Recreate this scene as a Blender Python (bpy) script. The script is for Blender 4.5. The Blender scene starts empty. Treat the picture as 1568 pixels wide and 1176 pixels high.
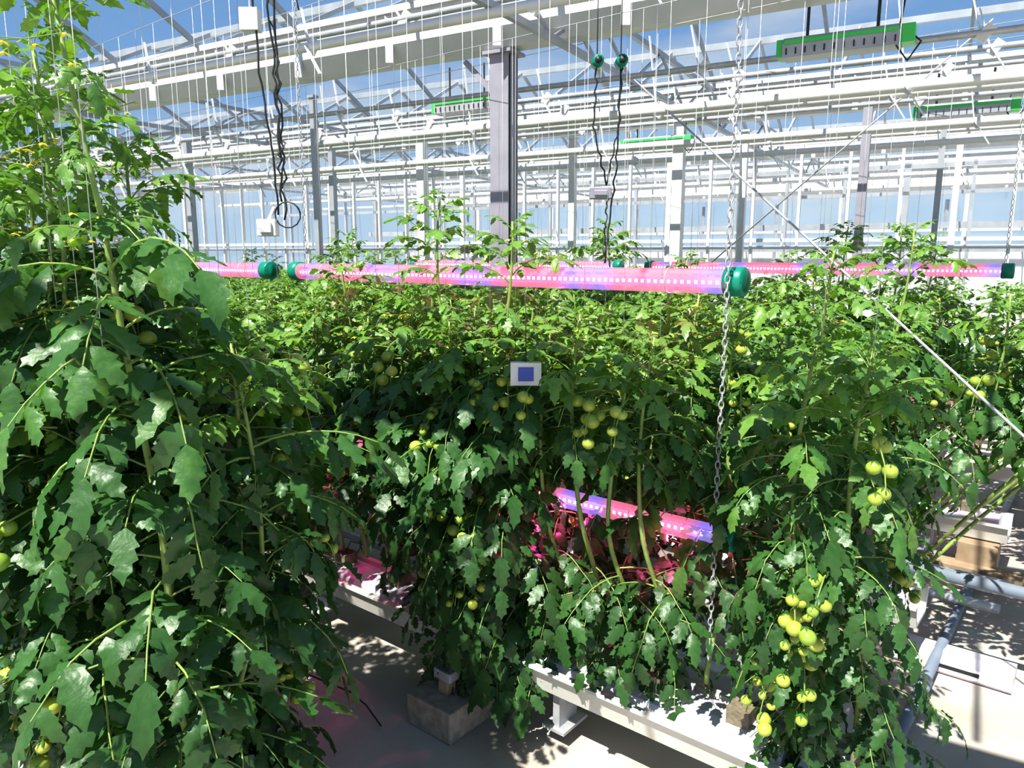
import bpy, math, random
from mathutils import Vector, Matrix
rnd = random.Random(7)
scene = bpy.context.scene
COL = scene.collection
Z = Vector((0,0,1))
u = Vector((-.777,.629,0)).normalized(); v = Vector((.629,.777,0)).normalized()
P0 = Vector((.71,2.3,0))
r_ = Vector((-.866,.5,0)).normalized(); n_ = Vector((.5,.866,0)).normalized()
def R(t,k,z=0): return P0+u*t+v*k+Z*z
def Q(a,b,z=0): return r_*a+n_*b+Z*z

# ---------------- materials ----------------
def newmat(name):
    m=bpy.data.materials.new(name); m.use_nodes=True
    nt=m.node_tree; nt.nodes.clear()
    out=nt.nodes.new('ShaderNodeOutputMaterial')
    return m,nt,out
def pbr(name,c1,c2=None,rough=.6,metal=0,scale=8,bump=0,detail=4):
    m,nt,out=newmat(name)
    b=nt.nodes.new('ShaderNodeBsdfPrincipled')
    b.inputs['Roughness'].default_value=rough; b.inputs['Metallic'].default_value=metal
    tc=nt.nodes.new('ShaderNodeTexCoord'); no=nt.nodes.new('ShaderNodeTexNoise')
    no.inputs['Scale'].default_value=scale; no.inputs['Detail'].default_value=detail
    nt.links.new(tc.outputs['Object'],no.inputs['Vector'])
    cr=nt.nodes.new('ShaderNodeValToRGB')
    cr.color_ramp.elements[0].position=.3; cr.color_ramp.elements[1].position=.7
    cr.color_ramp.elements[0].color=(*c1,1); cr.color_ramp.elements[1].color=(*(c2 or c1),1)
    nt.links.new(no.outputs['Fac'],cr.inputs['Fac']); nt.links.new(cr.outputs['Color'],b.inputs['Base Color'])
    if bump:
        bp=nt.nodes.new('ShaderNodeBump'); bp.inputs['Strength'].default_value=bump; bp.inputs['Distance'].default_value=.01
        nt.links.new(no.outputs['Fac'],bp.inputs['Height']); nt.links.new(bp.outputs['Normal'],b.inputs['Normal'])
    nt.links.new(b.outputs[0],out.inputs[0])
    return m
def leafmat():
    m,nt,out=newmat('tomato_leaf')
    at=nt.nodes.new('ShaderNodeAttribute'); at.attribute_name='tint'
    tc=nt.nodes.new('ShaderNodeTexCoord'); no=nt.nodes.new('ShaderNodeTexNoise')
    no.inputs['Scale'].default_value=60; no.inputs['Detail'].default_value=2
    nt.links.new(tc.outputs['Object'],no.inputs['Vector'])
    ma=nt.nodes.new('ShaderNodeMath'); ma.operation='MULTIPLY_ADD'; ma.inputs[1].default_value=.35
    nt.links.new(no.outputs['Fac'],ma.inputs[0]); 
    sb=nt.nodes.new('ShaderNodeMath'); sb.operation='SUBTRACT'; sb.inputs[1].default_value=.17
    nt.links.new(at.outputs['Fac'],sb.inputs[0]); nt.links.new(sb.outputs[0],ma.inputs[2])
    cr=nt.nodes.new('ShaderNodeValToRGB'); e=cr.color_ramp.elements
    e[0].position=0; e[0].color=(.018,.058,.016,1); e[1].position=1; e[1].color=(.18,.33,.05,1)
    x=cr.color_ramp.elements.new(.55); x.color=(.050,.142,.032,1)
    nt.links.new(ma.outputs[0],cr.inputs['Fac'])
    b=nt.nodes.new('ShaderNodeBsdfPrincipled'); b.inputs['Roughness'].default_value=.42
    b.inputs['Specular IOR Level'].default_value=.5
    nt.links.new(cr.outputs['Color'],b.inputs['Base Color'])
    bp=nt.nodes.new('ShaderNodeBump'); bp.inputs['Strength'].default_value=.5; bp.inputs['Distance'].default_value=.004
    nt.links.new(no.outputs['Fac'],bp.inputs['Height']); nt.links.new(bp.outputs['Normal'],b.inputs['Normal'])
    tr=nt.nodes.new('ShaderNodeBsdfTranslucent')
    mx=nt.nodes.new('ShaderNodeMix'); mx.data_type='RGBA'; mx.blend_type='MULTIPLY'; mx.inputs[0].default_value=1
    mx.inputs[7].default_value=(2.2,2.4,.6,1); nt.links.new(cr.outputs['Color'],mx.inputs[6])
    nt.links.new(mx.outputs[2],tr.inputs['Color'])
    ms=nt.nodes.new('ShaderNodeMixShader'); ms.inputs[0].default_value=.2
    nt.links.new(b.outputs[0],ms.inputs[1]); nt.links.new(tr.outputs[0],ms.inputs[2]); nt.links.new(ms.outputs[0],out.inputs[0])
    return m
def glass(name,haze,tint):
    m,nt,out=newmat(name)
    t=nt.nodes.new('ShaderNodeBsdfTransparent'); t.inputs[0].default_value=(.97,.985,.98,1)
    d=nt.nodes.new('ShaderNodeBsdfDiffuse'); d.inputs[0].default_value=(*tint,1)
    no=nt.nodes.new('ShaderNodeTexNoise'); no.inputs['Scale'].default_value=1.5; no.inputs['Detail'].default_value=2
    tc=nt.nodes.new('ShaderNodeTexCoord'); nt.links.new(tc.outputs['Object'],no.inputs['Vector'])
    mu=nt.nodes.new('ShaderNodeMath'); mu.operation='MULTIPLY'; mu.inputs[1].default_value=haze*2
    nt.links.new(no.outputs['Fac'],mu.inputs[0])
    m1=nt.nodes.new('ShaderNodeMixShader'); nt.links.new(mu.outputs[0],m1.inputs[0])
    nt.links.new(t.outputs[0],m1.inputs[1]); nt.links.new(d.outputs[0],m1.inputs[2])
    nt.links.new(m1.outputs[0],out.inputs[0])
    return m
def emit(name,c,s,c2=None,tr=0):
    # colour along the tube follows the 'tint' attribute (0 = pink diodes, 1 = violet-blue diodes)
    m,nt,out=newmat(name)
    e=nt.nodes.new('ShaderNodeEmission'); e.inputs[0].default_value=(*c,1); e.inputs[1].default_value=s
    if c2:
        at=nt.nodes.new('ShaderNodeAttribute'); at.attribute_name='tint'
        cr=nt.nodes.new('ShaderNodeValToRGB'); cr.color_ramp.elements[0].color=(*c,1); cr.color_ramp.elements[1].color=(*c2,1)
        nt.links.new(at.outputs['Fac'],cr.inputs[0]); nt.links.new(cr.outputs[0],e.inputs[0])
    if tr:
        t=nt.nodes.new('ShaderNodeBsdfTransparent')
        p=nt.nodes.new('ShaderNodeBsdfPrincipled'); p.inputs['Base Color'].default_value=(.85,.62,.68,1); p.inputs['Roughness'].default_value=.25
        a=nt.nodes.new('ShaderNodeMixShader'); a.inputs[0].default_value=tr
        nt.links.new(e.outputs[0],a.inputs[1]); nt.links.new(t.outputs[0],a.inputs[2])
        b=nt.nodes.new('ShaderNodeMixShader'); b.inputs[0].default_value=.12
        nt.links.new(a.outputs[0],b.inputs[1]); nt.links.new(p.outputs[0],b.inputs[2]); nt.links.new(b.outputs[0],out.inputs[0])
    else: nt.links.new(e.outputs[0],out.inputs[0])
    return m
LEAF=leafmat()
STEM=pbr('tomato_stem',(.17,.27,.06),(.28,.39,.10),.5,scale=20)
FRUIT=pbr('green_tomato',(.22,.36,.045),(.48,.52,.08),.25,scale=5)
FLOWER=pbr('tomato_flower',(.85,.66,.04),(.9,.75,.06),.5)
WHITE=pbr('white_paint',(.58,.59,.61),(.68,.69,.71),.4,scale=3)
WPIPE=pbr('white_pipe_paint',(.66,.67,.67),(.75,.75,.74),.35,scale=5)
ALU=pbr('aluminium_frame',(.34,.36,.40),(.46,.48,.52),.42,.25,scale=5)
GALV=pbr('galvanised_steel',(.40,.41,.43),(.54,.55,.58),.45,.3,scale=14)
GREYCOL=pbr('column_steel',(.31,.30,.35),(.39,.38,.43),.5,.3,scale=6)
BLACK=pbr('black_rubber',(.012,.012,.014),(.02,.02,.022),.5)
GREEN=pbr('green_plastic',(.0,.20,.13),(.0,.26,.17),.35)
LIME=pbr('lime_green_housing',(.05,.55,.10),(.08,.62,.13),.35)
CONC=pbr('concrete_floor',(.36,.32,.275),(.56,.51,.45),.8,scale=2.2,bump=.25,detail=10)
BLOCK=pbr('concrete_block',(.28,.23,.18),(.46,.39,.32),.9,scale=25,bump=.8)
GUT=pbr('gutter_enamel',(.64,.63,.58),(.76,.75,.70),.35,scale=4)
BAG=pbr('slab_wrap',(.62,.57,.68),(.78,.75,.81),.35,scale=9,bump=.3)
WOOL=pbr('rockwool',(.14,.12,.08),(.24,.20,.14),.95,scale=60,bump=.6)
BLUE=pbr('blue_label',(.03,.07,.4),(.04,.1,.5),.4)
PIPEG=pbr('grey_blue_pipe',(.16,.20,.26),(.24,.28,.34),.45,scale=7)
TIMBER=pbr('timber',(.28,.20,.13),(.38,.29,.19),.8,scale=12)
STRING=pbr('twine',(.7,.72,.72),(.8,.8,.8),.7)
GLW=glass('wall_glass',.06,(.7,.82,.9)); GLR=glass('roof_glass',.022,(.85,.9,.95))
BOARD=emit('led_board_glow',(1,.16,.36),3.2,(.45,.30,1))
DOT=emit('led_dot',(1,.82,.9),60,(.85,.8,1)); SHELL=emit('led_tube_shell',(1,.22,.40),1.35,(.36,.24,1),.38)

# ---------------- mesh builder ----------------
class MB:
    def __init__(s): s.v=[];s.f=[];s.m=[];s.sm=[];s.t=[]
    def add(s,vs,fs,mat=0,smooth=False,tint=.5):
        o=len(s.v); s.v.extend(vs); s.t.extend([tint]*len(vs))
        for f in fs: s.f.append(tuple(i+o for i in f)); s.m.append(mat); s.sm.append(smooth)
    def box(s,c,sz,ax=(Vector((1,0,0)),Vector((0,1,0))),mat=0,tint=.5):
        c=Vector(c);x,y=ax; hx,hy,hz=[q/2 for q in sz]
        vs=[c+x*(i*hx)+y*(j*hy)+Z*(k*hz) for k in(-1,1) for j in(-1,1) for i in(-1,1)]
        s.add(vs,[(0,2,3,1),(4,5,7,6),(0,1,5,4),(2,6,7,3),(0,4,6,2),(1,3,7,5)],mat,False,tint)
    def bar(s,p,q,w,h,mat=0):
        p=Vector(p);q=Vector(q);d=(q-p).normalized()
        a=d.cross(Z); a=Vector((1,0,0)) if a.length<1e-3 else a.normalized(); b=a.cross(d)
        vs=[e+a*(i*w/2)+b*(j*h/2) for e in(p,q) for i,j in((-1,-1),(1,-1),(1,1),(-1,1))]
        s.add(vs,[(3,2,1,0),(4,5,6,7),(0,1,5,4),(1,2,6,5),(2,3,7,6),(3,0,4,7)],mat)
    def tube(s,path,rad,seg=8,mat=0,caps=True,tint=.5,closed=False):
        path=[Vector(p) for p in path]; N=len(path)
        if not isinstance(rad,(list,tuple)): rad=[rad]*N
        vs=[];ref=None
        for i,p in enumerate(path):
            if closed: d=(path[(i+1)%N]-path[i-1]).normalized()
            else: d=(path[min(i+1,N-1)]-path[max(i-1,0)]).normalized()
            if ref is None:
                ref=d.cross(Z)
                if ref.length<1e-3: ref=Vector((1,0,0))
            a=(ref-d*ref.dot(d)).normalized(); ref=a; b=d.cross(a)
            for j in range(seg):
                th=2*math.pi*j/seg; vs.append(p+(a*math.cos(th)+b*math.sin(th))*rad[i])
        fs=[]
        for i in range(N if closed else N-1):
            i2=(i+1)%N
            for j in range(seg): fs.append((i*seg+j,i*seg+(j+1)%seg,i2*seg+(j+1)%seg,i2*seg+j))
        if caps and not closed: fs+= [tuple(range(seg))[::-1],tuple((N-1)*seg+j for j in range(seg))]
        s.add(vs,fs,mat,True,tint)
    def sphere(s,c,rad,mat=0,nu=10,nv=7,sq=1,tint=.5):
        c=Vector(c);vs=[c+Z*rad*sq]
        for i in range(1,nv):
            ph=math.pi*i/nv
            for j in range(nu):
                th=2*math.pi*j/nu; vs.append(c+Vector((math.sin(ph)*math.cos(th)*rad,math.sin(ph)*math.sin(th)*rad,math.cos(ph)*rad*sq)))
        vs.append(c-Z*rad*sq); L=len(vs)-1; fs=[]
        for j in range(nu): fs.append((0,1+j,1+(j+1)%nu)); fs.append((L,1+(nv-2)*nu+(j+1)%nu,1+(nv-2)*nu+j))
        for i in range(nv-2):
            for j in range(nu): a=1+i*nu; fs.append((a+j,a+nu+j,a+nu+(j+1)%nu,a+(j+1)%nu))
        s.add(vs,fs,mat,True,tint)
    def extr(s,prof,p,q,side,mat=0):
        N=len(prof); vs=[Vector(e)+side*a+Z*b for e in(p,q) for a,b in prof]
        s.add(vs,[(i,(i+1)%N,N+(i+1)%N,N+i) for i in range(N)]+[tuple(range(N))[::-1],tuple(range(N,2*N))],mat)
    def mesh(s,name,mats):
        me=bpy.data.meshes.new(name); me.from_pydata([tuple(x) for x in s.v],[],s.f)
        for m in mats: me.materials.append(m)
        me.polygons.foreach_set('material_index',s.m); me.polygons.foreach_set('use_smooth',s.sm)
        a=me.attributes.new('tint','FLOAT','POINT'); a.data.foreach_set('value',s.t)
        me.update(); return me
    def obj(s,name,mats,parent=None,bevel=0):
        c=sum((Vector(x) for x in s.v),Vector())/len(s.v); s.v=[Vector(x)-c for x in s.v]
        o=bpy.data.objects.new(name,s.mesh(name,mats)); o.location=c; COL.objects.link(o)
        if parent: o.parent=parent; o.matrix_parent_inverse=Matrix.Translation(parent.location).inverted()
        if bevel:
            b=o.modifiers.new('bevel','BEVEL'); b.width=bevel; b.segments=2; b.limit_method='ANGLE'
        return o
def empty(name,loc):
    e=bpy.data.objects.new(name,None); e.location=loc; e.empty_display_size=.1; COL.objects.link(e); return e

# ---------------- tomato plants ----------------
def leaflet(mb,base,d,nrm,L,W,tint,N,rg):
    d=d.normalized(); side=d.cross(nrm); 
    if side.length<1e-3: side=Vector((1,0,0))
    side.normalize(); nrm=side.cross(d).normalized()
    curl=rg.uniform(.1,.65); fold=rg.uniform(-.3,.6); tw=rg.uniform(-.3,.3); sw=rg.uniform(-.12,.12)
    vs=[]
    for i in range(N+1):
        s=i/N
        w=W*(s**.55)*((1-s)**.85)*1.95
        fw=0
        if N>5 and 0<i<N:
            if i%2==1: w*=1.12; fw=.055*L
            else: w*=.76; fw=-.01*L
        m=base+d*(L*s)-nrm*(curl*L*s*s)+side*(sw*L*s*s)
        if i==0 or i==N: vs.append((m,)) 
        else:
            vs.append((m, m+side*w+d*fw-nrm*(fold+tw)*w+nrm*rg.uniform(-.15,.15)*W, m-side*w+d*fw-nrm*(fold-tw)*w+nrm*rg.uniform(-.15,.15)*W))
    flat=[];idx=[]
    for g in vs: idx.append(len(flat)); flat.extend(g)
    fs=[]
    for i in range(N):
        a,b=idx[i],idx[i+1]
        if i==0: fs+=[(a,b,b+1),(a,b+2,b)]
        elif i==N-1: fs+=[(a,b,a+1),(a,a+2,b)]
        else: fs+=[(a,b,b+1,a+1),(a,a+2,b+2,b)]
    mb.add(flat,fs,0,True,tint)
def leaf(mb,o,az,L,el0,droop,tint,rg,lod=0):
    h=Vector((math.cos(az),math.sin(az),0)); side=Vector((-h.y,h.x,0))
    K=6;pts=[Vector(o)];tans=[]
    for i in range(K):
        e=el0-droop*(i/(K-1)); t=(h*math.cos(e)+Z*math.sin(e)+side*rg.uniform(-.12,.12)).normalized()
        tans.append(t); pts.append(pts[-1]+t*(L/K))
    tans.append(tans[-1])
    mb.tube(pts,[.0034*(L/.32)*(1-.7*i/K)+.0004 for i in range(K+1)],4 if lod==0 else 3,1,False)
    def at(s):
        x=s*K;i=min(int(x),K-1); return pts[i].lerp(pts[i+1],x-i),tans[i]
    N=9 if lod==0 else 4
    sz=(L/.30)**.75
    t=tans[-1]; nn=side.cross(t)*-1
    if nn.z<0: nn=-nn
    leaflet(mb,pts[-1],t+Z*rg.uniform(-.35,.1),nn,.098*sz*rg.uniform(.85,1.2),.033*sz,tint+rg.uniform(-.12,.12),N,rg)
    big=[(.24,.060),(.46,.082),(.66,.088),(.86,.076)] if lod==0 else [(.32,.085),(.58,.10),(.82,.09)]
    for s,l in big:
        for sg in(-1,1):
            p,t=at(s+rg.uniform(-.04,.04)); nn=side.cross(t); nn=nn if nn.z>0 else -nn
            d=t*rg.uniform(.4,1.0)+side*sg*.85-Z*rg.uniform(-.1,.7)
            l2=l*sz*rg.uniform(.75,1.25)
            leaflet(mb,p+d.normalized()*.008,d,nn+side*sg*rg.uniform(-.3,.4),l2,l2*.34,tint+rg.uniform(-.14,.14),N,rg)
    if lod==0:
        for s in(.36,.57,.76):
            for sg in(-1,1):
                p,t=at(s); d=t*.4+side*sg-Z*.2
                leaflet(mb,p,d,Z,.030*sz,.012*sz,tint,3,rg)
def fruits(mb,o,az,rg,nf,size=.021):
    h=Vector((math.cos(az),math.sin(az),0)); pts=[Vector(o)]
    for e in(.2,-.2,-.9,-1.3): pts.append(pts[-1]+(h*math.cos(e)+Z*math.sin(e))*.065)
    mb.tube(pts,[.003,.003,.0025,.002,.002],4,1,False)
    for i in range(nf):
        b=pts[2+min(i//2,2)]; a=rg.uniform(0,6.28); c=b+Vector((math.cos(a),math.sin(a),-.6-.3*(i%2)))*size*1.1
        mb.sphere(c,size*rg.uniform(.6,1.15),2,12,8,.9)
        for k in range(5):
            q=a+k*1.257; leaflet(mb,c+Z*size*.85,Vector((math.cos(q),math.sin(q),-.1)),Z,.018,.004,.6,3,rg)
def flowers(mb,o,rg,n=6):
    o=Vector(o)
    for i in range(n):
        c=o+Vector((rg.uniform(-.06,.06),rg.uniform(-.06,.06),rg.uniform(-.04,.03)))
        mb.tube([o,c],.0012,3,1,False)
        for k in range(5):
            a=k*1.257; d=Vector((math.cos(a),math.sin(a),-.5)).normalized()
            w=d.cross(Z).normalized()*.004
            mb.add([c,c+d*.007+w,c+d*.017,c+d*.007-w],[(0,1,2,3)],3)
def plant(seed,z0,z1,ls,lean,step=.031,lod=0,base=(0,0),nfr=4,mb=None,sx=None,tall=0,Lm=.29,out=.0,skirt=0,nfl=1,nfo=3):
    # tall: length of the upper stem that stands clear of the canopy with only small young leaves
    rg=random.Random(seed); own=mb is None
    if own: mb=MB()
    bx,by=base; ph=rg.uniform(0,6)
    def st(z):
        f=min(1,max(0,(z-z0)/.6)); f=f*f*(3-2*f)
        x=bx+.03*math.sin(z*4+ph)*f; y=by+lean*f+.025*math.cos(z*3.3+ph)*f
        if sx: dx,dy=sx(z); x+=dx; y+=dy
        return Vector((x,y,z))
    M=18; mb.tube([st(z0+(z1-z0)*i/M) for i in range(M+1)],[.0088-.0048*(i/M)**2 for i in range(M+1)],7 if lod==0 else 4,1)
    z=ls; az=rg.uniform(0,6)
    if skirt:
        zz=.46
        while zz<.80: 
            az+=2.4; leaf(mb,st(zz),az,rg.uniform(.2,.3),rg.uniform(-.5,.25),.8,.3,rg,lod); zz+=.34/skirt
    while z<z1-.01:
        q=z1-z; s_=step
        az+=2.4+rg.uniform(-.4,.4)
        if q<.24:
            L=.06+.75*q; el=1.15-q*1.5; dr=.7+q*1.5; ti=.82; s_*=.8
        elif q<tall:
            L=rg.uniform(.10,.19); el=rg.uniform(.1,.7); dr=rg.uniform(.7,1.4); ti=.72; s_=.055
        else:
            q2=q-max(tall,.24)
            L=rg.uniform(.75,1.15)*Lm; el=rg.uniform(-.1,.65); dr=rg.uniform(.7,1.6); ti=.58-.34*min(1,q2/.55)+rg.uniform(-.10,.14)  # tint darkens below the canopy top: interior shade put into leaf colour
        if z<.75 and q>.3: el=rg.uniform(-.7,.1); dr=rg.uniform(.4,.9); L*=1.1
        a=az
        if out and rg.random()<out: a=math.pi/2*(1 if lean>=0 else -1)+rg.uniform(-1.1,1.1)
        leaf(mb,st(z),a,L,el,dr,ti,rg,lod)
        z+=s_*rg.uniform(.75,1.25)
    for i in range(nfr):
        zz=rg.uniform(max(ls+.1,.6),z1-tall-.12); fruits(mb,st(zz)+Vector((0,.05 if lean>0 else -.05,0)),(math.pi/2 if rg.random()<.85 else -math.pi/2)+rg.uniform(-.9,.9),rg,rg.randint(2,6))
    if lod==0:
        for i in range(nfl): flowers(mb,st(z1-.08-.17*i)+Vector((rg.uniform(-.09,.09),rg.uniform(-.02,.1),.01)),rg,nfo)
    return mb.mesh('tomato_plant_mesh',[LEAF,STEM,FRUIT,FLOWER]) if own else None
PM=[LEAF,STEM,FRUIT,FLOWER]
base_z=.40
V_bushy=[plant(i+1,base_z,h,.30,.19,.024,nfr=6,out=.4,Lm=.31) for i,h in enumerate((1.60,1.64,1.68,1.58))]
V_end=[plant(i+11,base_z,h,.34,.17,.023,nfr=5,out=.3,Lm=.225) for i,h in enumerate((1.64,1.60))]
V_high=[plant(i+20,base_z,h,.66,.17,.026,nfr=4) for i,h in enumerate((1.62,1.66,1.58,1.70,1.64))]
V_hi2=[plant(i+25,base_z,h,.88,.17,.026,nfr=4) for i,h in enumerate((1.62,1.68))]
V_tall=[plant(i+30,base_z,h,.8,.17,.028,nfr=4,tall=tl,nfl=2) for i,(h,tl) in enumerate(((1.98,.40),(1.86,.28),(2.04,.46)))]
V_top=[plant(i+40,base_z,h,1.24,.17,.022,nfr=2,Lm=.235,skirt=11) for i,h in enumerate((1.62,1.66,1.60))]
V_lean=[plant(i+50,base_z,1.70,1.12,.17*s,.028,nfr=4,Lm=.27,sx=lambda z:(min(.65,max(0,z-.4)*.75),0)) for i,s in enumerate((1,-1))]
ROT=math.atan2(v.y,v.x)-math.pi/2
def put(me,t,k,side,name='tomato_plant',sc=1,rj=.3,z=0):
    o=bpy.data.objects.new(name,me); p=R(t,k,z); o.location=p
    o.rotation_euler=(0,0,ROT+(0 if side>0 else math.pi)+rnd.uniform(-rj,rj))
    o.scale=(rnd.uniform(.95,1.08)*sc,rnd.uniform(.95,1.08)*sc,rnd.uniform(.98,1.02)); COL.objects.link(o); return o
strings=MB()
def string(t,k,side,z=1.6,top=3.04):
    p=R(t,k+side*.17,z); strings.tube([p,Vector((p.x,p.y,top))],.001,3)
# row A
front=[(-.29,V_end[0]),(-.42,V_end[1]),(.19,V_top[0]),(.32,V_top[2]),(.47,V_top[1]),(.62,V_top[0]),(.76,V_bushy[1]),(.88,V_bushy[3]),(1.0,V_bushy[0]),(1.10,V_tall[2]),(1.20,V_bushy[2]),(1.36,V_hi2[1]),(1.5,V_hi2[0]),(1.64,V_tall[1]),(1.8,V_hi2[0]),(1.98,V_hi2[1]),(2.2,V_hi2[0])]
for t,me in front: put(me,t,0 if t<1.3 else -.02,-1,rj=.15); string(t,0,-1)
put(V_bushy[0],.93,-.10,-1,rj=.1); put(V_tall[0],.84,.02,-1,rj=.1)
t=2.4
while t<5.2:
    put(rnd.choice(V_high+V_tall[1:2]+V_bushy[:2]),t+rnd.uniform(-.05,.05),0,-1); string(t,0,-1); t+=.2
back=[(-.30,V_end[1]),(-.16,V_tall[1]),(.06,V_high[0]),(.24,V_high[3]),(.42,V_bushy[2]),(.60,V_high[1]),(.78,V_high[0]),(.92,V_tall[1]),(1.1,V_high[3]),(1.26,V_high[0]),(1.44,V_high[4]),(1.64,V_high[2]),(1.84,V_tall[1]),(2.06,V_high[3]),(2.3,V_high[0])]
for t,me in back: put(me,t,0,1,rj=.2); string(t,0,1)
t=2.5
while t<5.2:
    put(rnd.choice(V_high+V_tall[:2]),t+rnd.uniform(-.05,.05),0,1); string(t,0,1); t+=.2
# rows B,C
for k in(1.4,2.8):
    for t in (-.30,-.12,.05):
        for i in(0,1): put(V_lean[i],t+.04*i-(.15 if k>2 else 0),k,1,rj=.12)
    t=-.12
    while t<4.4:
        for side in(-1,1):
            tt=t+rnd.uniform(-.06,.06)+(.12 if side>0 else 0)
            put(rnd.choice(V_high+V_tall if t<.9 else V_high+V_high+V_tall[:2]+V_bushy),tt,k,side)
            if rnd.random()<.6: string(tt,k,side)
        t+=.23
# row Z foreground (taller crop)
Zlow=[plant(60+i,base_z,h,.34,.16,.024,nfr=5,Lm=.30,out=.25) for i,h in enumerate((1.70,1.62))]
Zt=[plant(64,base_z,2.12,.36,.16,.026,nfr=5,Lm=.31,out=.2,tall=.2,nfl=5,nfo=6),plant(65,base_z,2.3,.5,.15,.027,nfr=5,Lm=.30,tall=.45,nfl=5,nfo=6)]
hero=plant(70,base_z,2.46,.4,.12,.026,nfr=4,tall=.62,Lm=.31,sx=lambda z:(max(0,z-1.85)*.32+.04*math.sin(z*5),0),nfl=5,nfo=6)
for i,(t,side,m) in enumerate([(.74,-1,hero),(.74,1,Zlow[1]),(.84,-1,Zlow[1]),(.86,1,Zlow[0]),(.96,-1,Zt[0]),(1.0,1,Zlow[0]),(1.08,-1,Zt[1]),(1.16,1,Zt[0]),(1.24,-1,Zt[0]),(1.4,1,Zt[1]),(1.4,-1,Zt[1]),(1.56,-1,Zt[0]),(1.74,1,Zt[0]),(1.86,-1,Zt[1]),(2.0,1,Zlow[0]),(2.2,-1,Zt[0]),(2.3,1,Zlow[1]),(2.6,1,Zt[0]),(2.6,-1,Zlow[0]),(2.95,1,Zlow[1]),(2.95,-1,Zlow[0])]):
    put(m,t,-1.4,side,rj=.25 if m is not hero else 0.05); string(t,-1.4,side,1.65)
strings.obj('support_twine',[STRING])
# far chunks
chunks=[]
for c in range(3):
    mb=MB(); rg=random.Random(c)
    for i in range(12):
        for side in(-1,1):
            tl=rg.random()<.15
            plant(200+c*40+i*2+(side>0),base_z,rg.uniform(1.75,1.95) if tl else rg.uniform(1.56,1.68),.78,.17*side,.034,lod=1,base=(-1.5+i*.25+rg.uniform(-.08,.08),0),nfr=1,mb=mb,tall=.25 if tl else 0,Lm=.28)
    chunks.append(mb.mesh('tomato_row_mesh',PM))
def chunk(t,k):
    p=R(t,k)
    if p.dot(n_)>8.0 or p.dot(r_)>10.8: return
    o=bpy.data.objects.new('tomato_plant_row',chunks[rnd.randrange(3)]); o.location=p
    o.rotation_euler=(0,0,ROT+rnd.choice((0,math.pi))); COL.objects.link(o)
for k,ts in((-1.4,4.6),(0,6.75),(1.4,5.9),(2.8,5.9)):
    t=ts
    while t<20: chunk(t,k); t+=3
k=4.2
while k<11:
    t=-.5+rnd.uniform(-.3,.5)
    if k>4.5: t-=1.2
    while t<20: chunk(t,k); t+=3
    k+=1.4

# ---------------- growing gutters, slabs ----------------
prof=[(-.13,0),(-.10,-.10),(.10,-.10),(.13,0),(.145,0),(.145,.012),(.118,.012),(.092,-.085),(-.092,-.085),(-.118,.012),(-.145,.012),(-.145,0)]
prof=[(a,b+.33) for a,b in prof]
def tmax(k):
    t=0
    while R(t,k).dot(n_)<8.6 and R(t,k).dot(r_)<12: t+=.5
    return t
for k,t0 in((-1.4,.4),(0,-1.3),(1.4,-.36),(2.8,-.55),(4.2,-1.),(5.6,-1.5)):
    kk=k-.06; T=tmax(k)
    g=MB(); g.extr(prof,R(t0,kk),R(T,kk),v)
    tt=t0+.4
    while tt<T:
        g.box(R(tt,kk,.155),(.03,.12,.17),(u,v),1); g.box(R(tt,kk,.066),(.10,.16,.012),(u,v),1); tt+=1.5
    g.obj('growing_gutter',[GUT,GALV])
    s=MB(); tt=t0+.05
    while tt<min(T-1,7):
        prof2=[(-.085,.25),(-.095,.30),(-.08,.345),(-.03,.36),(.03,.36),(.08,.345),(.095,.30),(.085,.25)]
        s.extr(prof2,R(tt,kk),R(tt+.95,kk),v,0)
        for q in(.16,.47,.78):
            s.box(R(tt+q,kk,.385),(.075,.075,.06),(u,v),1)
            a=R(tt+q,kk,.41); s.tube([a,a+Z*.05+v*.03,a+v*.10+Z*.01,R(tt+q+.1,kk+.12,.3)],.003,4,2)
        tt+=1.0
    s.obj('rockwool_slab',[BAG,WOOL,BLACK],bevel=.006)
for (t,k,sx,h) in((1.02,-.24,.24,.13),(2.5,-.08,.2,.09),(4,-.08,.2,.09),(.9,1.35,.2,.09),(-.12,1.3,.2,.09),(-.4,2.85,.2,.09)):
    b=MB(); b.box(R(t,k,h/2),(sx,.30,h),(u,v)); b.obj('concrete_block',[BLOCK],bevel=.008)
b=MB()
b.box(R(1.02,-.28,.16),(.05,.05,.06),(u,v)); b.box(R(1.02,-.28,.21),(.09,.06,.04),(u,v),1); b.obj('gutter_foot',[TIMBER,GALV],bevel=.004)
b=MB(); b.box(R(-.42,2.62,.11),(.20,.12,.22),(u,v)); b.box(R(-.42,2.54,.05),(.55,.12,.10),(u,v)); b.obj('timber_block',[TIMBER],bevel=.006)
b=MB(); b.extr([(-.10,0),(-.12,.02),(-.09,.055),(0,.065),(.09,.055),(.12,.02),(.10,0)],R(-.72,1.46,.0),R(-.15,1.46,.0),v,0)
b.box(R(-.5,1.35,.042),(.20,.004,.018),(u,v),1); b.obj('substrate_slab',[BAG,BLACK],bevel=.008)
def pipe(name,pts,rad,mat,seg=14,brk=None):
    m=MB(); m.tube(pts,rad,seg)
    if brk:
        for q in brk: m.tube([q[0],q[1]],rad*1.3,seg)
    return m.obj(name,[mat])
a=Vector((1.37,2.44,.05))
pipe('drain_pipe',[a-v*1.6,a+v*4.6],.024,PIPEG,brk=[(a+v*x,a+v*(x+.08)) for x in(-.3,.55,1.6,2.4)])
pipe('heating_rail_pipe',[R(-3,1.36,.46),R(.4,1.36,.46)],.028,PIPEG)
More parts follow.
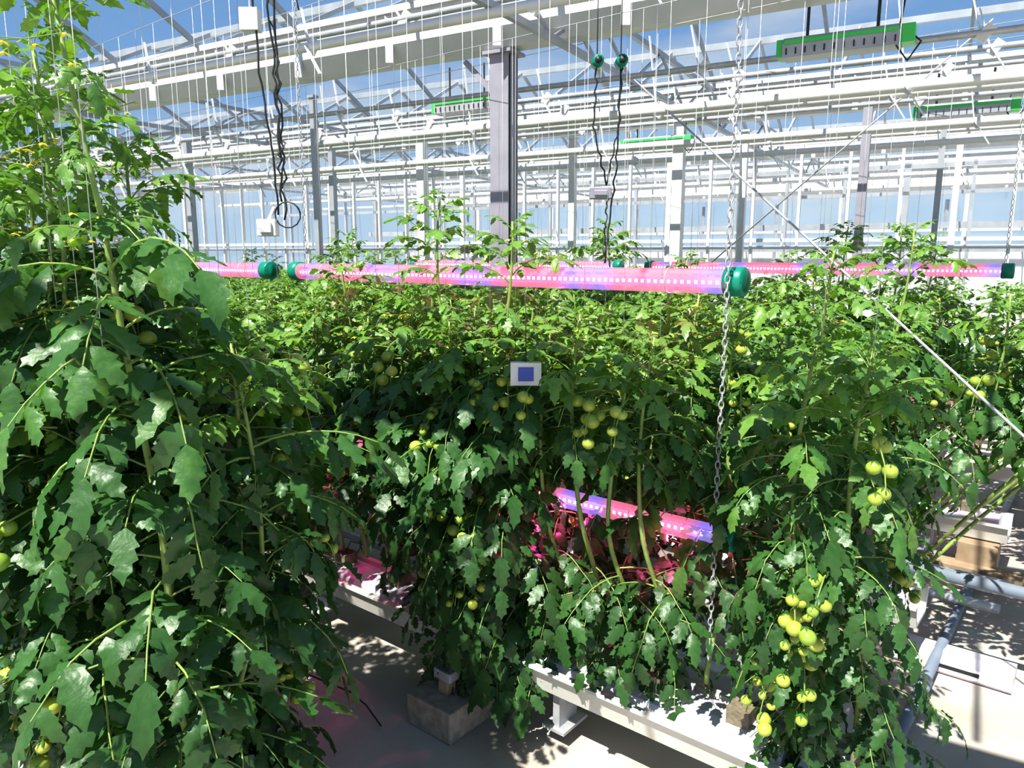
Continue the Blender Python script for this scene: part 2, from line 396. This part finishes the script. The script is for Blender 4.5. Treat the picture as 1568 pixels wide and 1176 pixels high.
for k in(2.35,2.0,.95,.6): pipe('heating_rail_pipe',[R(-.2 if k<1 else -.6,k,.10),R(8,k,.10)],.025,GALV)
for k in(-.55,-.9): pipe('heating_rail_pipe',[R(1.9,k,.05),R(11,k,.05)],.022,GALV)
m=MB(); pts=[R(2.6-i*.13,-.48+.04*math.sin(i*.9),.03+.02*abs(math.sin(i*2.))) for i in range(12)]; m.tube(pts,.004,6); m.obj('irrigation_hose',[BLACK])

# ---------------- floor ----------------
f=MB(); f.box((2,12,-.05),(70,70,.1)); f.obj('floor',[CONC])

# ---------------- LED tubes ----------------
def ledtube(t0,k,z,Lg,rad,watts=0):
    e=empty('led_grow_tube',R(t0+Lg/2,k,z))
    def vio(x):
        d=min(abs(x-c) for c in (.09,.52,.62,1.05,1.15,1.58,1.68,2.14))
        return max(0,min(1,1.35-d/.05))
    nseg=90; lo=t0+.04; W=Lg-.08
    sh=MB();st=MB()
    for i in range(nseg):
        a=lo+W*i/nseg;b=lo+W*(i+1)/nseg; tv=vio((a+b)/2-t0)
        sh.tube([R(a,k,z),R(b,k,z)],rad,20,0,caps=False,tint=tv)
        st.box(R((a+b)/2,k,z-rad*.12),(W/nseg,rad*.3,rad*.8),(u,v),0,tint=tv)
    sh.obj('shell',[SHELL],e); st.obj('led_board',[BOARD],e)
    d=MB(); x=t0+.06
    while x<t0+Lg-.05:
        for sg in(-1,1):
            c=R(x,k+sg*rad*.2,z-rad*.10); d.add([c+u*i*.0048+Z*j*.0048 for i,j in((-1,-1),(1,-1),(1,1),(-1,1))],[(0,1,2,3)],0,False,vio(x-t0))
        x+=.024
    d.obj('led_diodes',[DOT],e)
    rc=MB()
    rc.box(R(t0+Lg/2,k,z+rad*.72),(Lg-.08,rad*.8,rad*.3),(u,v)); rc.obj('heat_sink',[WPIPE],e)
    c=MB()
    for s0,sg in((t0,1),(t0+Lg,-1)):
        p=[R(s0+sg*q,k,z) for q in(.055,.0,-.003,-.003,.03)]
        c.tube(p,[rad*1.17,rad*1.17,rad*1.08,rad*.85,rad*.80],24)
        c.tube([R(s0+sg*.012,k,z),R(s0-sg*.002,k,z)],[rad*.3,rad*.3],10,1)
    c.obj('end_caps',[GREEN,BLACK],e)
    w=MB()
    for s0 in(t0+.25,t0+Lg-.25):
        w.tube([R(s0,k,z+rad),R(s0,k,z+rad+.02)],.004,6)
        pts=[R(s0,k,z)+(v*math.cos(a)+Z*math.sin(a))*(rad+.002) for a in [q*math.pi/8 for q in range(16)]]
        w.tube(pts,.002,4,closed=True)
    w.obj('hanger_clips',[GALV],e)
    if watts:   # the lamp's own output onto the crop
        for i in range(5):
            ld=bpy.data.lights.new('led_output','POINT'); ld.energy=watts; ld.color=(1,.06,.34); ld.shadow_soft_size=.01
            lo_=bpy.data.objects.new('led_output',ld); lo_.location=R(t0+Lg*(i+.5)/5,k,z-rad-.014); COL.objects.link(lo_)
            lo_.parent=e; lo_.matrix_parent_inverse=Matrix.Translation(e.location).inverted()
ledtube(0,0,1.765,2.30,.039,.8); ledtube(2.5,0,1.765,2.3,.039)
ledtube(-.02,-.02,.945,2.30,.035,4.5)
ledtube(-.42,2.8,1.755,2.3,.037); ledtube(2.1,2.8,1.755,2.3,.037)
ledtube(-.42,2.8,.957,2.3,.03,4)
def chain(p,z0,z1,pitch=.024):
    m=MB(); z=z0;i=0
    while z<z1:
        ax=Vector((1,0,0)) if i%2 else Vector((0,1,0)); pts=[]
        for a in range(8):
            th=a*math.pi/4; pts.append(Vector((p.x+.0015*math.sin(z*9),p.y,z))+ax*(.0075*math.cos(th))+Z*(.0155*math.sin(th)))
        m.tube(pts,.0023,4,closed=True); z+=pitch;i+=1
    m.obj('hanging_chain',[GALV])
pc=R(.025,-.07); chain(pc,.55,3.0)
chain(R(2.2,.0),1.81,3.0,.03)
chain(R(-.38,2.8),1.8,3.0,.03)
e=MB(); c=Vector((.045,2.40,1.466)); 
e.box(c,(.10,.035,.075)); e.box(c+Vector((0,-.019,.0)),(.05,.004,.045),mat=1); e.tube([c+Z*.035,c+Vector((0,.02,.2)),c+Vector((0,.35,.26))],.002,5,2)
e.obj('sensor_box',[WPIPE,BLUE,BLACK],bevel=.006)

# ---------------- columns ----------------
def column(x,y,w,mat,top=3.2,hsec=True):
    m=MB(); c=Vector((x,y,0))
    if hsec:
        m.box(c+Z*top/2-n_*w*.42,(w,.008,top),(r_,n_)); m.box(c+Z*top/2+n_*w*.42,(w,.008,top),(r_,n_)); m.box(c+Z*top/2,(.008,w*.84,top),(r_,n_))
        m.box(c+Z*top/2-r_*w*.5,(.006,w*.5,top),(r_,n_))
        m.bar(c+Z*(top-.3),c+Z*(top-.02)+r_*.28,.02,.03)
    else:
        m.box(c+Z*top/2,(w,w,top),(r_,n_))
    m.box(c+Z*.012,(w*1.8,w*1.8,.024),(r_,n_)); m.box(c+Z*(top-.01),(w*1.5,w*1.4,.02),(r_,n_))
    m.obj('steel_column',[mat])
column(-.05,4.8,.13,GREYCOL,3.05)
for x,y,w,mt in((-3.6,8.6,.07,ALU),(-.93,8,.09,WPIPE),(.67,8.5,.07,WPIPE),(1.62,7.5,.10,WPIPE),(2.4,8.0,.07,WPIPE),(2.96,6.5,.07,GREYCOL),(3.88,7,.05,ALU),(-2.0,8.6,.06,ALU),(-1.6,6.3,.045,ALU)):
    column(x,y,w,mt,3.1,False)

# ---------------- roof structure ----------------
A0,A1=-9,13
for b in(.93,4.13,7.33,10.53,13.73,16.93):
    m=MB(); q=.4 if b<1 else 1  # unseen first gutter is made narrower so sun reaches the floor
    m.extr([(-.14*q,3.34),(-.14*q,3.16),(-.06*q,3.06),(.06*q,3.06),(.14*q,3.16),(.14*q,3.34),(.12*q,3.34),(.05*q,3.10),(-.05*q,3.10),(-.12*q,3.34)],Q(A0,b),Q(A1,b),n_)
    m.extr([(-.17*q,3.38),(-.17*q,3.34),(.17*q,3.34),(.17*q,3.38)],Q(A0,b),Q(A1,b),n_)
    a=A0+.2
    while a<A1 and b>1: m.bar(Q(a,b-.15,3.05),Q(a,b-.15,3.33),.05,.006); a+=.8
    m.obj('roof_gutter_beam',[WHITE])
roof=MB(); gl=MB()
b=.93-3.2
while b<16:
    m0,mr,m1=b,b+1.6,b+3.2
    for (ba,za,bb,zb) in((m0+.12,3.36,mr,4.15),(mr,4.15,m1-.12,3.36)):
        a=A0
        while a<=A1:
            roof.bar(Q(a,ba,za),Q(a,bb,zb),.024,.04); a+=1.0
        gl.add([Q(A0,ba,za+.03),Q(A1,ba,za+.03),Q(A1,bb,zb+.03),Q(A0,bb,zb+.03)],[(0,1,2,3)],1)
    roof.bar(Q(A0,mr,4.15),Q(A1,mr,4.15),.05,.07)
    b+=3.2
o_=len(roof.v); roof.v.extend(gl.v); roof.t.extend(gl.t)
for f in gl.f: roof.f.append(tuple(i+o_ for i in f)); roof.m.append(1); roof.sm.append(False)
roof.obj('ceiling',[ALU,GLR])
a=-7
while a<13:
    m=MB(); B0,B1=-1.5,16
    m.bar(Q(a,B0,3.02),Q(a,B1,3.02),.035,.035); m.bar(Q(a,B0,3.32),Q(a,B1,3.32),.035,.035)
    x=B0;i=0
    while x<B1-.6:
        z0,z1=(3.02,3.32) if i%2 else (3.32,3.02); m.bar(Q(a,x,z0),Q(a,x+.6,z1),.018,.018); x+=.6;i+=1
    m.obj('roof_truss',[ALU]); a+=4.5
PIPES=[(3.25,2.98,.026),(3.5,3.12,.018),(4.55,2.92,.018),(4.75,2.74,.030),(5.15,2.98,.018),(5.6,2.86,.028),(5.95,3.05,.015),(6.35,2.76,.030),(6.7,3.0,.018),(7.1,2.85,.025),(7.7,2.8,.028),(8.3,2.98,.025),(10,2.75,.03),(12.4,2.8,.03)]
for b,z,rd in PIPES:
    m=MB(); m.tube([Q(A0+.3,b,z),Q(A1-.7,b,z)],rd,12)
    a=A0+.5+rnd.uniform(0,.6)
    while a<A1-.8:
        m.bar(Q(a,b,z-.035),Q(a-.05,b,z+.03),.03,.05,1); m.bar(Q(a,b,z+.0),Q(a+.07,b+.02,3.2),.014,.006,1)
        if rnd.random()<.5: m.bar(Q(a,b-.03,z),Q(a-.1,b-.03,z-.16),.02,.008,1)
        a+=1.4
    m.obj('overhead_pipe',[WPIPE if rd>.019 else GALV,WPIPE])
m=MB()
for k in(-1.57,-1.23,-.17,.17,1.23,1.57,2.63,2.97,4.1,4.3,5.5,5.7):
    m.tube([R(-4,k,3.04),R(10 if k<3 else 7,k,3.04)],.002,4)
m.obj('crop_wire',[GALV])
# ---------------- glass walls ----------------
def wall(name,P,L,d,H=3.3,sp=.5,rails=(.5,1.93,2.45,3.0,3.25),w=.045,base=.5,pane=True,rs=.05,mt=None):
    m=MB(); x=0;i=0; nn=Vector((-d.y,d.x,0))
    while x<=L:
        ww=w*(1.9 if i%6==0 else 1); m.box(P+d*x+Z*H/2,(ww,.05,H),(d,nn)); x+=sp;i+=1
    for z in rails: m.box(P+d*L/2+Z*z,(L,rs,rs),(d,nn))
    m.box(P+d*L/2+Z*base/2,(L,.08,base),(d,nn))
    if pane: m.add([P+Z*base,P+d*L+Z*base,P+d*L+Z*H,P+Z*H],[(0,1,2,3)],1)
    return m.obj(name,[mt or WHITE,GLW])
wall('wall_back',Q(A0,9.0),A1-A0,r_,3.1,.5,(1.92,2.0,3.05),.03,mt=WPIPE,rs=.04)
wall('wall_left',Q(A1-.4,-1),10,n_,3.1,.5,(1.93,2.5,3.05),.04)
wall('wall_partition',Q(A0,12.1),A1-A0,r_,3.1,.8,(1.9,2.68,3.05),.045,pane=False,mt=ALU)
wall('wall_far',Q(A0,16.9),A1-A0,r_,3.3,1.1,(1.5,2.3,3.1),.07,1.9)
m=MB(); m.bar(Q(A0,14,2.3),Q(A1-1,14,2.3),.06,.10); a=A0
while a<A1-1: m.bar(Q(a,14,0),Q(a,14,2.7),.045,.045); a+=1.3
m.obj('rack_frame',[ALU])

# ---------------- grow lamp fixtures ----------------
def lamp(x,y,z,L=.62):
    e=empty('grow_lamp_fixture',(x,y,z)); c=Vector((x,y,z)); m=MB()
    m.extr([(-.07,-.05),(-.07,.02),(-.045,.05),(.045,.05),(.07,.02),(.07,-.05)],c-r_*L/2,c+r_*L/2,n_)
    m.obj('housing',[ALU],e,bevel=.004)
    g=MB()
    for sg in(-1,1): g.box(c+n_*sg*.073+Z*.022,(L*.96,.006,.022),(r_,n_))
    g.box(c-r_*(L/2+.03),(.06,.12,.085),(r_,n_)); g.box(c+r_*(L/2+.015),(.03,.12,.085),(r_,n_)); g.obj('green_trim',[LIME],e,bevel=.004)
    q=MB()
    for i in range(12): q.box(c+r_*(-L/2+L*(i+.5)/12)-n_*.072-Z*.022,(.006,.01,.03),(r_,n_))
    for sg in(-.6,.6): q.bar(c+r_*sg*L/2+Z*.05,c+r_*sg*L/2+Z*(3.2-z),.012,.012)
    p=c-r_*(L/2+.05); q.tube([p,p+Vector((.04,0,-.03)),p+Vector((-.02,0,-.12)),p+Vector((-.08,0,-.05)),p+Vector((-.05,0,.2))],.005,6); q.obj('fins_and_hangers',[BLACK],e)
lamp(1.67,4.03,2.90,.55);lamp(-.33,5.75,2.92,.5);lamp(1.4,7.6,2.92);lamp(3.4,5.9,2.92,.6)

# ---------------- brace rods ----------------
pipe('brace_rod',[(.72,5.62,3.2),(2.18,1.25,.44)],.006,GALV,8)
pipe('brace_rod',[(2.81,4.66,3.2),(1.5,6.85,1.5)],.006,GALV,8)
# ---------------- cables ----------------
def cable(pts,rad=.006,wob=.02,N=30,seed=0):
    rg=random.Random(seed); m=MB(); P=[Vector(p) for p in pts]; out=[]
    for s in range(len(P)-1):
        for i in range(N//(len(P)-1)):
            q=P[s].lerp(P[s+1],i/(N//(len(P)-1))); out.append(q+Vector((rg.uniform(-wob,wob),rg.uniform(-wob,wob),0)))
    out.append(P[-1]); m.tube(out,rad,6)
    return m
def merge(a,b):
    o=len(a.v); a.v.extend(b.v);a.t.extend(b.t);a.f.extend([tuple(i+o for i in f) for f in b.f]);a.m.extend(b.m);a.sm.extend(b.sm)
m=MB()
for i,(dx,z1,w) in enumerate(((0,2.05,.010),(.02,1.98,.012),(-.055,2.0,.005),(.015,2.1,.014))):
    merge(m,cable([(-.93+dx,3.0,3.25),(-.91+dx,3.0,2.6),(-.9+dx*.6,3.0,2.3),(-.9+dx*.3,3.0,z1)],.004,w,N=24,seed=i))
lo=[Vector((-.88+.05*math.cos(a),3.0,2.0+.05*math.sin(a))) for a in [i*.5 for i in range(15)]]; m.tube(lo,.003,5)
lo=[Vector((-.86+.06*math.cos(a),3.0,2.75+.08*math.sin(a))) for a in [i*.5 for i in range(9)]]; m.tube(lo,.003,5)
m.obj('power_cable',[BLACK])
m=MB(); m.box((-.96,3.0,1.95),(.075,.05,.065)); m.box((-.96,2.97,1.95),(.045,.01,.04)); m.tube([(-.96,3,1.97),(-.93,3,2.03)],.008,8); m.obj('junction_box',[WPIPE],bevel=.006)
m=MB(); m.box((-.99,3.02,2.72),(.07,.05,.08)); m.tube([(-.99,3.02,2.75),(-.99,3.02,3.2)],.003,6); m.obj('junction_box',[WPIPE],bevel=.006)
m=MB()
for i,(x,zt,zb) in enumerate(((.43,2.78,2.2),(.55,2.8,1.8),(.50,2.15,1.8),(.56,2.8,2.2))):
    merge(m,cable([(x,4.0,zt),(x-.01,4.0,(zt+zb)/2),(.49,4.0,zb)],.0045,.007,N=24,seed=i+9))
for x in(.43,.55): m.tube([(x,4,2.78),(x,4,3.2)],.003,5)
m.obj('power_cable',[BLACK])
m=MB(); m.box((.46,4.0,2.16),(.11,.05,.06)); m.box((.46,3.97,2.16),(.07,.01,.03)); m.obj('junction_box',[GREYCOL],bevel=.006)
for x in(.43,.55):
    m=MB(); m.tube([(x,3.93,2.80),(x,4.02,2.80)],[.028,.03],16); m.tube([(x,4.02,2.80),(x,4.05,2.8)],[.03,.018],16); m.tube([(x,3.92,2.80),(x,3.935,2.80)],[.018,.018],12,1); m.obj('cable_connector',[GREEN,BLACK])

# ---------------- light, world, camera ----------------
sun=bpy.data.lights.new('sun','SUN'); sun.energy=10.5; sun.angle=.009; sun.color=(1,.955,.88)
so=bpy.data.objects.new('sun',sun); so.location=(-4,-6,12); so.rotation_euler=Vector((-.45,-.60,1.2)).to_track_quat('Z','Y').to_euler(); COL.objects.link(so)
w=bpy.data.worlds.new('sky'); scene.world=w; w.use_nodes=True; nt=w.node_tree; nt.nodes.clear()
out=nt.nodes.new('ShaderNodeOutputWorld'); bg=nt.nodes.new('ShaderNodeBackground'); bg.inputs[1].default_value=.85
tc=nt.nodes.new('ShaderNodeTexCoord'); sp=nt.nodes.new('ShaderNodeSeparateXYZ'); nt.links.new(tc.outputs['Generated'],sp.inputs[0])
cr=nt.nodes.new('ShaderNodeValToRGB'); e=cr.color_ramp.elements; e[0].position=0; e[0].color=(.60,.78,.97,1); e[1].position=.6; e[1].color=(.13,.29,.64,1)
x=e.new(.2); x.color=(.27,.51,.90,1); nt.links.new(sp.outputs['Z'],cr.inputs[0])
mp=nt.nodes.new('ShaderNodeMapping'); mp.inputs['Scale'].default_value=(1,1,3.5); nt.links.new(tc.outputs['Generated'],mp.inputs[0])
no=nt.nodes.new('ShaderNodeTexNoise'); no.inputs['Scale'].default_value=2.2; no.inputs['Detail'].default_value=7; nt.links.new(mp.outputs[0],no.inputs['Vector'])
c2=nt.nodes.new('ShaderNodeValToRGB'); c2.color_ramp.elements[0].position=.52; c2.color_ramp.elements[1].position=.74
nt.links.new(no.outputs['Fac'],c2.inputs[0])
mx=nt.nodes.new('ShaderNodeMix'); mx.data_type='RGBA'; nt.links.new(c2.outputs[0],mx.inputs[0]); nt.links.new(cr.outputs[0],mx.inputs[6]); mx.inputs[7].default_value=(.95,.97,1,1)
nt.links.new(mx.outputs[2],bg.inputs[0]); nt.links.new(bg.outputs[0],out.inputs[0])
cam=bpy.data.cameras.new('camera'); cam.sensor_width=36; cam.lens=26.25; cam.clip_start=.05
co=bpy.data.objects.new('camera',cam); co.location=(0,0,1.85); co.rotation_euler=(math.radians(90-9.9),0,0); COL.objects.link(co); scene.camera=co
scene.view_settings.view_transform='Standard'; scene.view_settings.gamma=.9
